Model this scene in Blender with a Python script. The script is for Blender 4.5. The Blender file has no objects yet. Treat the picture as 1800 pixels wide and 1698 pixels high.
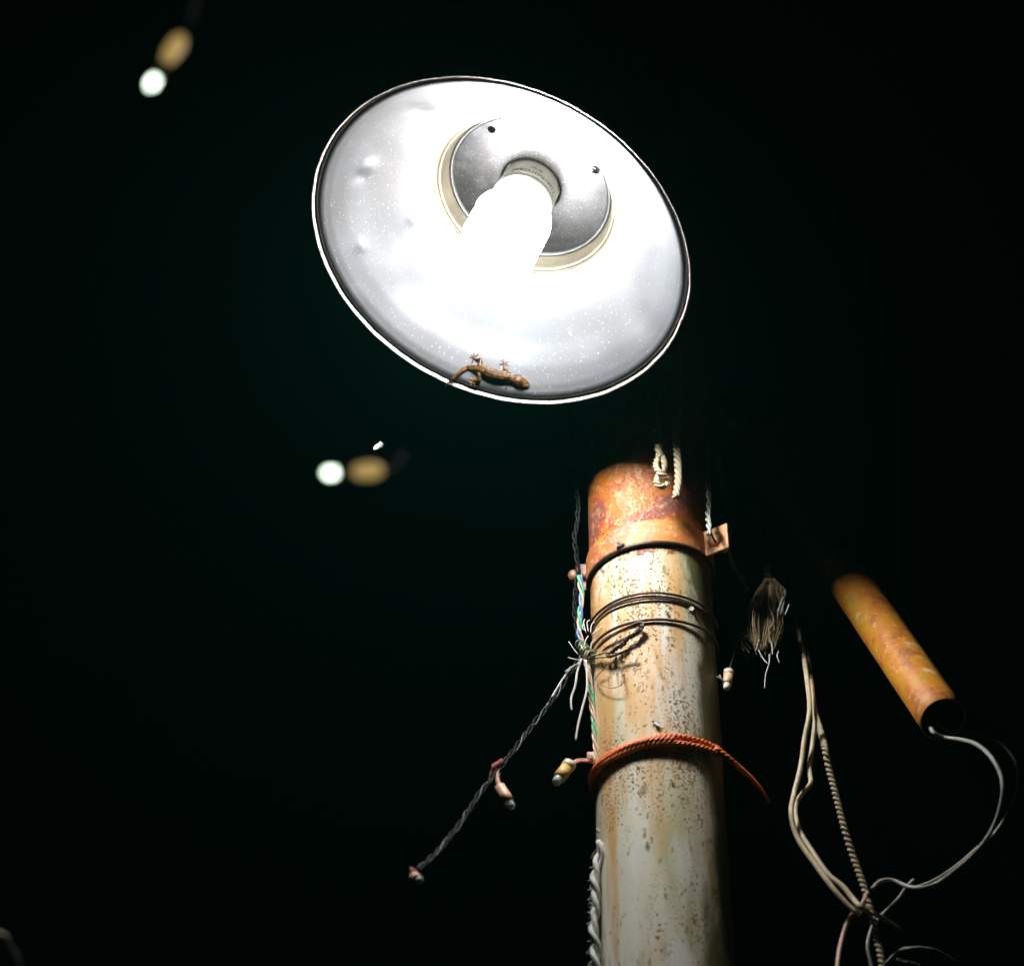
import bpy, bmesh, math, random
from mathutils import Vector, Matrix
from mathutils.bvhtree import BVHTree
random.seed(7)
sc = bpy.context.scene
COL = sc.collection

# ------------------------------------------------------------------ camera, world, exposure
CAM = Vector((0, 0, 1.6)); PITCH = math.radians(38); FPX = 4300.0
cd = bpy.data.cameras.new('camera'); cam = bpy.data.objects.new('camera', cd); COL.objects.link(cam)
cam.location = CAM; cam.rotation_euler = (math.radians(90) + PITCH, 0, 0)
cd.sensor_fit = 'HORIZONTAL'; cd.sensor_width = 36; cd.lens = 36 * FPX / 1800
cd.clip_start = 0.05; cd.clip_end = 500
cd.dof.use_dof = True; cd.dof.focus_distance = 2.08; cd.dof.aperture_fstop = 5.8
sc.camera = cam
w = bpy.data.worlds.new('World'); sc.world = w; w.use_nodes = True
w.node_tree.nodes['Background'].inputs[0].default_value = (0.1, 0.55, 0.42, 1)
w.node_tree.nodes['Background'].inputs[1].default_value = 0.00025
sc.view_settings.view_transform = 'Standard'; sc.view_settings.look = 'None'
sc.view_settings.exposure = 0.0; sc.view_settings.gamma = 1.0; sc.view_settings.use_curve_mapping = False
LAMP_POWER = 245.0

# ------------------------------------------------------------------ places
FW = Vector((0, math.cos(PITCH), math.sin(PITCH))); UP = Vector((0, -math.sin(PITCH), math.cos(PITCH))); RT = Vector((1, 0, 0))
def ray(px, py):
    return (FW + RT * ((px - 900) / FPX) + UP * ((849 - py) / FPX)).normalized()
def at(px, py, dist):            # a point `dist` metres away along the ground, seen in that direction
    d = ray(px, py); return CAM + d * (dist / d.y)
def atd(px, py, depth):          # the same by optical depth
    d = ray(px, py); return CAM + d * (depth / d.dot(FW))
POLE_R = 0.0525; POLE_X = 0.1200; POLE_Y = 1.7204
def on_pole(px, py, lift=0.0):
    d = ray(px, py); a = d.x**2 + d.y**2; r = POLE_R + lift
    b = -2 * (d.x * POLE_X + d.y * POLE_Y); c = POLE_X**2 + POLE_Y**2 - r * r
    q = b * b - 4 * a * c
    t = (-b - math.sqrt(max(q, 0))) / (2 * a)
    return CAM + d * t
def pole_pt(phi, z, r):          # phi 0 = towards the viewer, positive to the right
    return Vector((POLE_X + r * math.sin(phi), POLE_Y - r * math.cos(phi), z))

# ------------------------------------------------------------------ materials
def nt(name):
    m = bpy.data.materials.new(name); m.use_nodes = True
    return m, m.node_tree.nodes, m.node_tree.links, m.node_tree.nodes['Principled BSDF']
def noise(N, L, scale, detail=4, rough=.55, vec=None, sc3=None):
    if vec is None: vec = N.new('ShaderNodeTexCoord').outputs['Object']
    if sc3:
        mp = N.new('ShaderNodeMapping'); L.new(vec, mp.inputs[0]); mp.inputs['Scale'].default_value = sc3; vec = mp.outputs[0]
    n = N.new('ShaderNodeTexNoise'); n.inputs['Scale'].default_value = scale
    n.inputs['Detail'].default_value = detail; n.inputs['Roughness'].default_value = rough
    L.new(vec, n.inputs['Vector']); return n.outputs['Fac']
def ramp(N, L, fac, stops, interp='LINEAR'):
    r = N.new('ShaderNodeValToRGB'); r.color_ramp.interpolation = interp
    e = r.color_ramp.elements
    while len(e) < len(stops): e.new(.5)
    for i, (p, c) in enumerate(stops):
        e[i].position = p
        e[i].color = (c, c, c, 1) if isinstance(c, (int, float)) else (*c, 1)
    L.new(fac, r.inputs[0]); return r.outputs[0]
def mix(N, L, fac, a, b):
    m = N.new('ShaderNodeMix'); m.data_type = 'RGBA'
    for s, v in ((0, fac), (6, a), (7, b)):
        if hasattr(v, 'links'): L.new(v, m.inputs[s])
        else: m.inputs[s].default_value = v if s == 0 else (*v, 1)
    return m.outputs[2]
def math_(N, L, op, a, b=0.0, clamp=False):
    m = N.new('ShaderNodeMath'); m.operation = op; m.use_clamp = clamp
    for i, v in enumerate((a, b)):
        if hasattr(v, 'links'): L.new(v, m.inputs[i])
        else: m.inputs[i].default_value = v
    return m.outputs[0]
def bump(N, L, P, h, strength, dist):
    b = N.new('ShaderNodeBump'); b.inputs['Strength'].default_value = strength; b.inputs['Distance'].default_value = dist
    L.new(h, b.inputs['Height']); L.new(b.outputs[0], P.inputs['Normal'])
def simple(name, c1, c2, scale=200, rough=.6, bm=0.3, bd=.0003, metal=0, sc3=None, spec=.5):
    m, N, L, P = nt(name)
    n = noise(N, L, scale, sc3=sc3)
    L.new(ramp(N, L, n, [(.35, c1), (.65, c2)]), P.inputs['Base Color'])
    P.inputs['Roughness'].default_value = rough; P.inputs['Metallic'].default_value = metal
    P.inputs['Specular IOR Level'].default_value = spec
    if bm: bump(N, L, P, n, bm, bd)
    return m

def shade_mat():
    m, N, L, P = nt('worn_aluminium')
    big = noise(N, L, 9, 3); fine = noise(N, L, 160, 6, .7); dust = noise(N, L, 900, 2, .5)
    c = ramp(N, L, big, [(.3, (.097, .091, .089)), (.7, (.114, .117, .125))])
    d = ramp(N, L, dust, [(.70, 0.0), (.74, 1.0)])
    c = mix(N, L, math_(N, L, 'MULTIPLY', d, .8), c, (.9, .9, .9))
    k = ramp(N, L, noise(N, L, 420, 2, .5), [(.80, 0.0), (.81, 1.0)])
    c = mix(N, L, k, c, (.05, .04, .02))
    L.new(c, P.inputs['Base Color'])
    P.inputs['Metallic'].default_value = .86
    L.new(ramp(N, L, noise(N, L, 22, 4, .6), [(.3, .345), (.7, .385)]), P.inputs['Roughness'])
    bump(N, L, P, fine, .05, .0002)
    return m
def plate_mat():
    m, N, L, P = nt('dull_plate_metal')
    big = noise(N, L, 14, 4); dust = noise(N, L, 1100, 3, .6)
    c = ramp(N, L, big, [(.35, (.032, .030, .029)), (.65, (.052, .050, .051))])
    c = mix(N, L, ramp(N, L, dust, [(.64, 0.0), (.70, .7)]), c, (.35, .34, .33))
    L.new(c, P.inputs['Base Color']); P.inputs['Metallic'].default_value = 1.0
    L.new(ramp(N, L, noise(N, L, 120, 6, .7), [(.3, .38), (.7, .55)]), P.inputs['Roughness'])
    bump(N, L, P, noise(N, L, 200, 6, .7), .3, .0003)
    return m
def rim_mat():
    m, N, L, P = nt('rolled_rim_metal')
    f = noise(N, L, 300, 5, .7)
    L.new(ramp(N, L, f, [(.36, (.02, .012, .008)), (.43, (.30, .25, .22)), (.7, (.42, .39, .37))]), P.inputs['Base Color'])
    P.inputs['Metallic'].default_value = .55; P.inputs['Roughness'].default_value = .42
    bump(N, L, P, f, .4, .0004)
    return m
def pole_mat(zs):
    m, N, L, P = nt('weathered_galvanised_pole')
    tc = N.new('ShaderNodeTexCoord').outputs['Object']
    sep = N.new('ShaderNodeSeparateXYZ'); L.new(tc, sep.inputs[0]); X, Y, Z = sep.outputs
    streak = noise(N, L, 1, 4, .55, tc, (26, 26, 5))
    c = ramp(N, L, streak, [(.3, (.74, .72, .62)), (.5, (.68, .63, .47)), (.68, (.46, .42, .22))])
    pale = noise(N, L, 1, 2, .5, tc, (34, 34, 8))
    c = mix(N, L, ramp(N, L, pale, [(.54, 0.0), (.66, .75)]), c, (.80, .78, .71))
    # tan and orange stain that runs down in streaks, denser near the clamp
    st = noise(N, L, 1, 5, .6, tc, (40, 40, 6.5))
    hi = N.new('ShaderNodeMapRange'); L.new(Z, hi.inputs[0])
    hi.inputs[1].default_value = zs - .42; hi.inputs[2].default_value = zs - .03; hi.inputs[3].default_value = -.08; hi.inputs[4].default_value = .08
    stm = ramp(N, L, math_(N, L, 'ADD', st, hi.outputs[0]), [(.47, 0.0), (.62, .85)])
    c = mix(N, L, stm, c, (.64, .34, .10))
    left = N.new('ShaderNodeMapRange'); L.new(X, left.inputs[0])
    left.inputs[1].default_value = -.028; left.inputs[2].default_value = -.056; left.inputs[3].default_value = 0; left.inputs[4].default_value = .5
    left2 = N.new('ShaderNodeMapRange'); L.new(Z, left2.inputs[0])
    left2.inputs[1].default_value = zs - .13; left2.inputs[2].default_value = zs - .04; left2.inputs[3].default_value = 0; left2.inputs[4].default_value = 1
    lm = math_(N, L, 'MULTIPLY', math_(N, L, 'MULTIPLY', left.outputs[0], left2.outputs[0]), ramp(N, L, noise(N, L, 45, 3), [(.35, 0.3), (.6, 2.0)]), True)
    c = mix(N, L, lm, c, (.62, .26, .03))
    # pitted specks
    sp = noise(N, L, 1, 3, .6, tc, (460, 460, 400)); spm = noise(N, L, 1, 3, .5, tc, (24, 24, 12))
    th = N.new('ShaderNodeMapRange'); L.new(Z, th.inputs[0])
    th.inputs[1].default_value = zs - .34; th.inputs[2].default_value = zs - .16; th.inputs[3].default_value = -.07; th.inputs[4].default_value = .0
    s = math_(N, L, 'ADD', math_(N, L, 'ADD', sp, math_(N, L, 'MULTIPLY', math_(N, L, 'SUBTRACT', spm, .5), .55)), th.outputs[0])
    c = mix(N, L, ramp(N, L, s, [(.568, 0.0), (.615, 1.0)]), c, (.27, .105, .012))
    s2 = noise(N, L, 1, 2, .5, tc, (170, 170, 80))
    c = mix(N, L, ramp(N, L, s2, [(.635, 0.0), (.69, .75)]), c, (.20, .17, .06))
    # algae on the right side, laid on stronger to deepen the shade there
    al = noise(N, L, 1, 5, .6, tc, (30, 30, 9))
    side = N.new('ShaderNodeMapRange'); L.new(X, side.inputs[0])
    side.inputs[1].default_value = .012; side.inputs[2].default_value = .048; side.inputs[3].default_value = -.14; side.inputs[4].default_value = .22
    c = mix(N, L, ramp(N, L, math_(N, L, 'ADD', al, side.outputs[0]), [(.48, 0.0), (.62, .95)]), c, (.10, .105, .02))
    # rusted top
    rn = noise(N, L, 34, 5, .6); rf = noise(N, L, 150, 6, .7)
    rust = ramp(N, L, rn, [(.28, (.28, .09, .006)), (.42, (.38, .125, .008)), (.52, (.34, .07, .022)), (.62, (.17, .055, .05)), (.72, (.34, .15, .05))])
    rust = mix(N, L, ramp(N, L, rf, [(.54, 0.0), (.6, .85)]), rust, (.52, .28, .13))
    rust = mix(N, L, ramp(N, L, noise(N, L, 260, 4, .6), [(.62, 0.0), (.68, .9)]), rust, (.25, .07, .03))
    top = N.new('ShaderNodeMapRange'); L.new(Z, top.inputs[0])
    top.inputs[1].default_value = zs - .02; top.inputs[2].default_value = zs + .02; top.inputs[3].default_value = -.35; top.inputs[4].default_value = .6
    tm = ramp(N, L, math_(N, L, 'ADD', noise(N, L, 60, 4), top.outputs[0]), [(.44, 0.0), (.52, 1.0)])
    c = mix(N, L, tm, c, rust)
    L.new(c, P.inputs['Base Color'])
    L.new(ramp(N, L, streak, [(.3, .3), (.7, .55)]), P.inputs['Roughness'])
    P.inputs['Specular IOR Level'].default_value = .5
    h = math_(N, L, 'SUBTRACT', math_(N, L, 'MULTIPLY', rf, math_(N, L, 'ADD', tm, .15)), math_(N, L, 'MULTIPLY', ramp(N, L, s, [(.58, 0.0), (.66, 1.0)]), .5))
    bump(N, L, P, h, .8, .0016)
    return m
def rust_mat(name='orange_rust', yellow=0.0):
    m, N, L, P = nt(name)
    rn = noise(N, L, 48, 6, .68); rf = noise(N, L, 150, 6, .7)
    c = ramp(N, L, rn, [(.32, (.40, .26, .03)), (.45, (.66, .27, .012)), (.56, (.60, .19, .02)), (.66, (.30, .10, .04))] if yellow else
             [(.3, (.60, .30, .12)), (.5, (.66, .30, .10)), (.65, (.55, .17, .06)), (.75, (.42, .18, .12))])
    pm = ramp(N, L, noise(N, L, 33, 5, .6), [(.60, 0.0), (.66, .8)])
    c = mix(N, L, pm, c, (.70, .60, .35))
    c = mix(N, L, ramp(N, L, rf, [(.58, 0.0), (.63, .8)]), c, (.78, .45, .22))
    L.new(c, P.inputs['Base Color']); P.inputs['Roughness'].default_value = .5
    bump(N, L, P, rf, .6, .001); return m
def strap_mat():
    m, N, L, P = nt('mottled_rusty_strap')
    rn = noise(N, L, 40, 5, .6); rf = noise(N, L, 170, 6, .7)
    c = ramp(N, L, rn, [(.3, (.50, .24, .07)), (.45, (.52, .19, .03)), (.58, (.46, .13, .05)), (.7, (.30, .11, .08))])
    c = mix(N, L, ramp(N, L, rf, [(.53, 0.0), (.60, .85)]), c, (.66, .36, .20))
    c = mix(N, L, ramp(N, L, noise(N, L, 300, 4, .6), [(.60, 0.0), (.66, .9)]), c, (.20, .05, .025))
    L.new(c, P.inputs['Base Color']); P.inputs['Roughness'].default_value = .42
    bump(N, L, P, rf, .9, .0014); return m
def gecko_mat():
    m, N, L, P = nt('mottled_gecko_skin')
    a = noise(N, L, 260, 4, .6); v = N.new('ShaderNodeTexVoronoi'); v.inputs['Scale'].default_value = 420
    L.new(N.new('ShaderNodeTexCoord').outputs['Object'], v.inputs['Vector'])
    c = ramp(N, L, a, [(.36, (.004, .0014, .0002)), (.5, (.018, .0066, .0007)), (.64, (.046, .018, .002))])
    c = mix(N, L, ramp(N, L, v.outputs['Distance'], [(.18, .85), (.28, 0.0)]), c, (.15, .085, .028))
    L.new(c, P.inputs['Base Color']); P.inputs['Roughness'].default_value = .5; P.inputs['Specular IOR Level'].default_value = .12
    bump(N, L, P, v.outputs['Distance'], .4, .0004); return m
def emit(name, col, s):
    m, N, L, P = nt(name)
    P.inputs['Base Color'].default_value = (.8, .8, .8, 1)
    P.inputs['Emission Color'].default_value = (*col, 1); P.inputs['Emission Strength'].default_value = s
    return m
def clear_mat(name, col, glow=0):
    m, N, L, P = nt(name)
    P.inputs['Base Color'].default_value = (*col, 1); P.inputs['Roughness'].default_value = .12
    P.inputs['Transmission Weight'].default_value = .55; P.inputs['IOR'].default_value = 1.45
    if glow: P.inputs['Emission Color'].default_value = (.85, 1, .86, 1); P.inputs['Emission Strength'].default_value = glow
    return m

def glow_sleeve():
    m, N, L, P = nt('yellow_sleeve_added_glow'); P.inputs['Base Color'].default_value = (.6, .42, .15, 1)
    P.inputs['Roughness'].default_value = .4
    P.inputs['Emission Color'].default_value = (1, .68, .22, 1); P.inputs['Emission Strength'].default_value = .45  # emission added to brighten the sleeve, which the lamp barely reaches
    return m
M = {}
def setup_mats(zs):
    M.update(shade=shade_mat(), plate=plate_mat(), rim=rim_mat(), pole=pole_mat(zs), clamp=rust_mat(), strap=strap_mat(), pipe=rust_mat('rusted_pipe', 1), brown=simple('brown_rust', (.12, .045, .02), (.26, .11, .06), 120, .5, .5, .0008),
      gecko=gecko_mat(), tube=emit('lit_glass_tube', (.97, .99, 1.0), LAMP_POWER),
      plastic=simple('white_plastic', (.30, .30, .27), (.34, .34, .31), 60, .4, 0),
      ink=simple('grey_ink', (.01, .01, .01), (.02, .02, .02), 60, .8, 0, spec=.1),
      neck=simple('cream_lacquered_neck', (.085, .072, .055), (.12, .10, .07), 40, .38, .1, .0003, .9),
      screw=simple('zinc_screw', (.035, .032, .028), (.07, .065, .06), 300, .35, .3, .0002, .8),
      black=simple('hollow_shade_black', (.0006, .0005, .0004), (.001, .0009, .0008), 100, 1.0, 0, spec=0),  # black painted for the shade inside the pipe, screw hole and slots
      wire=simple('brown_iron_wire', (.045, .026, .018), (.10, .06, .045), 500, .45, .5, .0003, .3),
      orange=simple('orange_cord', (.78, .16, .04), (.88, .24, .07), 400, .5, .4, .0003),
      rope=simple('pale_twisted_rope', (.34, .27, .16), (.46, .38, .25), 900, .75, .6, .0003),
      greyrope=simple('grey_cord', (.22, .22, .19), (.34, .34, .30), 900, .75, .6, .0003),
      dimrope=simple('dark_green_cord', (.012, .02, .014), (.03, .045, .034), 600, .5, .3, .0003),
      faint=simple('faint_wire_sheath', (.005, .008, .006), (.012, .017, .014), 600, .5, .3, .0003),
      blackwire=simple('black_wire_sheath', (.003, .0035, .003), (.006, .007, .006), 600, .6, 0, spec=.15),
      white=simple('white_fibre', (.55, .53, .47), (.72, .70, .64), 1200, .8, .6, .0002),
      straw=simple('straw_fibre', (.16, .10, .035), (.38, .28, .13), 700, .7, .5, .0003),
      green=simple('green_wire_sheath', (.05, .42, .15), (.09, .50, .22), 300, .35, 0),
      blue=simple('blue_wire_sheath', (.10, .20, .52), (.16, .28, .60), 300, .35, 0),
      pink=simple('pink_wire_sheath', (.66, .36, .28), (.72, .42, .33), 300, .35, 0),
      olive=simple('aged_wire_sheath', (.26, .25, .14), (.42, .38, .24), 300, .5, 0),
      red=simple('dark_red_tape', (.22, .02, .02), (.34, .05, .04), 300, .5, .4, .0004),
      cream=simple('cream_cable', (.52, .42, .26), (.66, .52, .32), 160, .45, .3, .0003),
      peach=simple('peach_cable', (.55, .33, .22), (.68, .42, .30), 160, .45, .3, .0003),
      greycable=simple('grey_cable', (.30, .28, .24), (.42, .40, .34), 160, .45, .3, .0003),
      sleeve=simple('yellow_orange_sleeve', (.62, .33, .06), (.72, .50, .18), 260, .4, 0),
      sleevep=simple('peach_sleeve', (.70, .36, .18), (.74, .46, .30), 260, .4, 0),
      socket=simple('milky_socket', (.55, .50, .36), (.62, .57, .44), 260, .35, 0),
      glass=clear_mat('clear_led', (.75, .8, .78)), glow=clear_mat('led_added_glint', (.8, .9, .8), 3.4),  # glow: emission added for the bright glint on the near tips
      glowsleeve=glow_sleeve(), frost=simple('frosted_led', (.60, .60, .50), (.70, .70, .62), 400, .3, 0),
      bug=simple('dark_insect', (.03, .015, .008), (.10, .05, .02), 900, .5, 0),
      wing=simple('pale_wing', (.55, .58, .5), (.72, .74, .66), 400, .5, 0),
      leaf=simple('green_insect', (.10, .14, .03), (.2, .25, .06), 900, .5, 0),
      lichen=simple('pale_lichen', (.45, .42, .32), (.6, .58, .48), 900, .8, .6, .0006),
      paint=simple('dark_arm_metal', (.05, .05, .045), (.09, .08, .07), 60, .6, .2, .0005),
      eye=simple('black_eye', (.01, .008, .004), (.02, .015, .01), 100, .1, 0),
      ground=simple('dark_soil_ground', (.025, .022, .016), (.05, .045, .03), 3, .9, .5, .02))

# ------------------------------------------------------------------ mesh helpers
def link(name, me, mat, parent=None, loc=None, smooth=True):
    if not isinstance(mat, (list, tuple)): mat = [mat]
    for x in mat: me.materials.append(x)
    if smooth: me.polygons.foreach_set('use_smooth', [True] * len(me.polygons))
    o = bpy.data.objects.new(name, me); COL.objects.link(o)
    if parent is not None:
        o.parent = parent
        o.matrix_parent_inverse = parent.matrix_world.inverted() if parent.type != 'MESH' or True else Matrix()
    return o
def tag(o, label=None, cat=None, group=None, kind=None):
    if label: o['label'] = label
    if cat: o['category'] = cat
    if group: o['group'] = group
    if kind: o['kind'] = kind
    return o
def thing(name, loc, label, cat, group=None):
    o = bpy.data.objects.new(name, None); COL.objects.link(o); o.empty_display_size = .02
    o.matrix_world = Matrix.Translation(loc); o.location = loc
    return tag(o, label, cat, group)
class Geo:
    def __init__(s): s.v = []; s.f = []
    def add(s, v, f):
        b = len(s.v); s.v += [tuple(x) for x in v]; s.f += [[i + b for i in q] for q in f]
    def tube(s, pts, rad, n=8, caps=True):
        pts = [Vector(p) for p in pts]; m = len(pts)
        if not hasattr(rad, '__len__'): rad = [rad] * m
        t = (pts[1] - pts[0]).normalized(); nrm = t.orthogonal().normalized(); V = []; F = []
        for i in range(m):
            a = pts[max(i - 1, 0)]; b = pts[min(i + 1, m - 1)]; t2 = (b - a)
            t2 = t2.normalized() if t2.length > 1e-9 else t
            nrm = (nrm - t2 * nrm.dot(t2))
            nrm = nrm.normalized() if nrm.length > 1e-6 else t2.orthogonal().normalized()
            bn = t2.cross(nrm); t = t2
            for k in range(n):
                a_ = 2 * math.pi * k / n; V.append(pts[i] + (nrm * math.cos(a_) + bn * math.sin(a_)) * rad[i])
        for i in range(m - 1):
            for k in range(n):
                F.append([i * n + k, i * n + (k + 1) % n, (i + 1) * n + (k + 1) % n, (i + 1) * n + k])
        if caps:
            V.append(pts[0]); V.append(pts[-1]); c0 = len(V) - 2; c1 = c0 + 1
            for k in range(n):
                F.append([(k + 1) % n, k, c0]); F.append([(m - 1) * n + k, (m - 1) * n + (k + 1) % n, c1])
        s.add(V, F)
    def ball(s, c, r, n=10, sx=None):
        c = Vector(c); V = []; F = []; sx = sx or Matrix.Identity(3)
        for i in range(n + 1):
            th = math.pi * i / n
            for k in range(n * 2):
                ph = math.pi * k / n
                V.append(c + sx @ Vector((math.sin(th) * math.cos(ph), math.sin(th) * math.sin(ph), math.cos(th))) * r)
        for i in range(n):
            for k in range(n * 2):
                F.append([i * 2 * n + k, (i + 1) * 2 * n + k, (i + 1) * 2 * n + (k + 1) % (2 * n), i * 2 * n + (k + 1) % (2 * n)])
        s.add(V, F)
    def lathe(s, prof, n=96, mat=None, dent=None):
        V = []; F = []
        for r, h in prof:
            for k in range(n):
                a = 2 * math.pi * k / n; p = Vector((r * math.cos(a), r * math.sin(a), h))
                if dent: p = dent(p)
                V.append(mat @ p if mat else p)
        for i in range(len(prof) - 1):
            for k in range(n): F.append([i * n + k, i * n + (k + 1) % n, (i + 1) * n + (k + 1) % n, (i + 1) * n + k])
        s.add(V, F)
    def box(s, mat, sx, sy, sz):
        V = [mat @ Vector((x * sx, y * sy, z * sz)) for x in (-.5, .5) for y in (-.5, .5) for z in (-.5, .5)]
        s.add(V, [[0, 1, 3, 2], [4, 6, 7, 5], [0, 4, 5, 1], [2, 3, 7, 6], [0, 2, 6, 4], [1, 5, 7, 3]])
    def mesh(s, name, recalc=True):
        me = bpy.data.meshes.new(name); me.from_pydata(s.v, [], s.f)
        if recalc:
            bm = bmesh.new(); bm.from_mesh(me); bmesh.ops.recalc_face_normals(bm, faces=bm.faces); bm.to_mesh(me); bm.free()
        return me
    def build(s, name, mat, parent=None, smooth=True): return link(name, s.mesh(name), mat, parent, smooth=smooth)
def spline(pts, n=10):
    P = [Vector(p) for p in pts]; out = []
    Q = [P[0] * 2 - P[1]] + P + [P[-1] * 2 - P[-2]]
    for i in range(1, len(Q) - 2):
        a, b, c, d = Q[i - 1:i + 3]
        for k in range(n):
            t = k / n
            out.append(.5 * ((2 * b) + (c - a) * t + (2 * a - 5 * b + 4 * c - d) * t * t + (3 * b - a - 3 * c + d) * t ** 3))
    out.append(P[-1]); return out
def resample(pts, step):
    out = [pts[0].copy()]; acc = 0
    for a, b in zip(pts, pts[1:]):
        l = (b - a).length
        while l > 1e-9 and acc + l >= step:
            k = (step - acc) / l; a = a.lerp(b, k); out.append(a.copy()); l = (b - a).length; acc = 0
        acc += l
    if len(out) < 2: out.append(pts[-1].copy())
    return out
def strands(pts, n, off, pitch, wob=0.0, phase=0, step=None):
    """n helical centre lines wound round a path"""
    step = step or pitch / 14
    c = resample(spline(pts, 12), step); res = [[] for _ in range(n)]
    t = (c[1] - c[0]).normalized(); nrm = t.orthogonal().normalized()
    rnd = random.Random(len(c) * 7 + n)
    ph = [rnd.uniform(-wob, wob) for _ in range(n)]
    for i, p in enumerate(c):
        t = (c[min(i + 1, len(c) - 1)] - c[max(i - 1, 0)]).normalized()
        nrm = (nrm - t * nrm.dot(t)).normalized(); bn = t.cross(nrm)
        for k in range(n):
            a = 2 * math.pi * (k / n - i * step / pitch) + phase + ph[k] * math.sin(i * step / pitch * 1.7 + k)
            o = off * (1 + wob * .5 * math.sin(i * step / pitch * 2.3 + k * 2))
            res[k].append(p + (nrm * math.cos(a) + bn * math.sin(a)) * o)
    return res
def rope_geo(g, pts, r, n=3, pitch=None, taper=False, sides=7):
    pitch = pitch or r * 7
    for s in strands(pts, n, r * .52, pitch):
        rad = [r * .475] * len(s)
        if taper: rad = [r * .56 * min(1, .22 + 6 * (1 - i / len(s))) for i in range(len(s))]
        g.tube(s, rad, sides)
    return g

# ------------------------------------------------------------------ ground and pole
def build_pole():
    g = Geo(); S = 60
    V = []; F = []; n = 96
    for i in range(S + 1):
        z = 3.9 * i / S
        for k in range(n):
            a = 2 * math.pi * k / n; r = POLE_R * (1 + .004 * math.sin(z * 31 + a * 2) + .003 * math.sin(z * 53 + a * 3))
            V.append((r * math.cos(a), r * math.sin(a), z))
    for i in range(S):
        for k in range(n): F.append([i * n + k, i * n + (k + 1) % n, (i + 1) * n + (k + 1) % n, (i + 1) * n + k])
    F.append([S * n + k for k in range(n)])
    g.add(V, F)
    me = g.mesh('utility_pole')
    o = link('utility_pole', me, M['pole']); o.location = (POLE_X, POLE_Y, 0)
    return tag(o, 'thick round metal pole, rusted orange at the top and whitish below', 'pole')
ZS = on_pole(1152, 955).z     # height of the clamp's lower edge on the front of the pole
setup_mats(ZS)
gr = Geo(); gr.add([(-30, -30, 0), (30, -30, 0), (30, 30, 0), (-30, 30, 0)], [[0, 1, 2, 3]])
tag(gr.build('ground', M['ground']), 'dark ground round the foot of the pole', kind='structure')
pole = build_pole()

# ------------------------------------------------------------------ the lamp
LD = 2.022                                 # optical depth of the rim's centre
U = LD / FPX * .992                               # one reference unit
C = atd(877, 432, LD)
_v = ray(880, 422); _r = _v.cross(Vector((0, 0, 1))).normalized(); _u = _r.cross(_v)
n_ = (_v * -.765 + (_r * -.465 + _u * -.885) * .644).normalized()     # way the lamp opens
ez = -n_; ex = (RT * .885 + UP * -.465); ex = (ex - ez * ex.dot(ez)).normalized(); ey = ez.cross(ex)
LM = Matrix((( ex.x, ey.x, ez.x, C.x), (ex.y, ey.y, ez.y, C.y), (ex.z, ey.z, ez.z, C.z), (0, 0, 0, 1)))
lamp = bpy.data.objects.new('outdoor_lamp', None); COL.objects.link(lamp); lamp.matrix_world = LM; lamp.empty_display_size = .05
tag(lamp, 'lit metal lamp shade seen from below with a white spiral bulb inside', 'lamp')
def px_prof(p): return [(a * U, b * U) for a, b in p]
bowl = [(346.4, 5.5), (343.5, 2.2), (340, .4), (336.5, .8), (333, 3.2), (329, 7.5), (323, 14), (317, 21), (310, 29), (302, 38), (288, 54), (270, 73), (250, 91), (230, 107), (210, 122), (194, 134), (184, 142), (179, 147)]
def densify(p, k=4):
    q = spline([Vector((a, b, 0)) for a, b in p], k); return [(v.x, v.y) for v in q]
LI = LM.inverted()
def lamp_hit(tree, px, py):
    d = LI.to_3x3() @ ray(px, py); o = LI @ CAM
    h = tree.ray_cast(o, d); return h[0], h[1]
g0 = Geo(); g0.lathe(px_prof(densify(bowl)), 128)
g1 = Geo(); g1.lathe(px_prof([(352, 0), (346, 1), (340, -1), (332, -1), (324, 3)]), 128)
_g = Geo(); _g.add(g0.v, g0.f); _g.add(g1.v, g1.f)
tree0 = BVHTree.FromPolygons([Vector(v) for v in _g.v], _g.f)
dents = []
for (dx, dy, r, a) in [(765, 176, 26, 3.4), (740, 192, 18, -2.0), (830, 172, 16, -2.2), (643, 292, 16, 2.6), (636, 308, 12, -1.8), (635, 432, 9, 1.5),
                       (725, 385, 10, 1.4), (610, 520, 22, 1.6), (1130, 560, 30, -1.4), (1150, 420, 26, 1.2), (700, 470, 34, 1.3), (1010, 165, 30, -1.4), (690, 240, 40, 1.2)]:
    h, nn = lamp_hit(tree0, dx, dy)
    if h: dents.append((h, r * U * 1.1, a * U))
def dent(p):
    q = p.copy()
    for h, r, a in dents:
        d = (p - h).length
        if d < 3 * r: q += Vector((p.x, p.y, -abs(p.z)*0)).normalized() * (-a * math.exp(-(d / r) ** 2) * .6) + Vector((0, 0, -a * math.exp(-(d / r) ** 2) * .8))
    ang = math.atan2(p.y, p.x); rr = math.hypot(p.x, p.y)
    q.x += q.x * .0016 * math.sin(ang * 5 + 1); q.y += q.y * .0016 * math.sin(ang * 3)
    return q
def lpart(name, prof, mat, n=160, dn=None, thick=0):
    g = Geo(); g.lathe(prof, n, None, dn)
    me = g.mesh(name, recalc=False); o = link(name, me, mat); o.parent = lamp
    if thick:
        s = o.modifiers.new('thickness', 'SOLIDIFY'); s.thickness = thick; s.offset = 1
    return o
def flipn(o): o.data.flip_normals()
shade = lpart('shade', px_prof(densify(bowl, 8)), M['shade'], 256, dent, -.0011)
rimp = densify([(346.4, 3), (347.2, -2), (348.5, -7), (350.2, -8.8), (352.2, -8), (353, -4), (352.5, 4), (350, 9)], 3)
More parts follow.
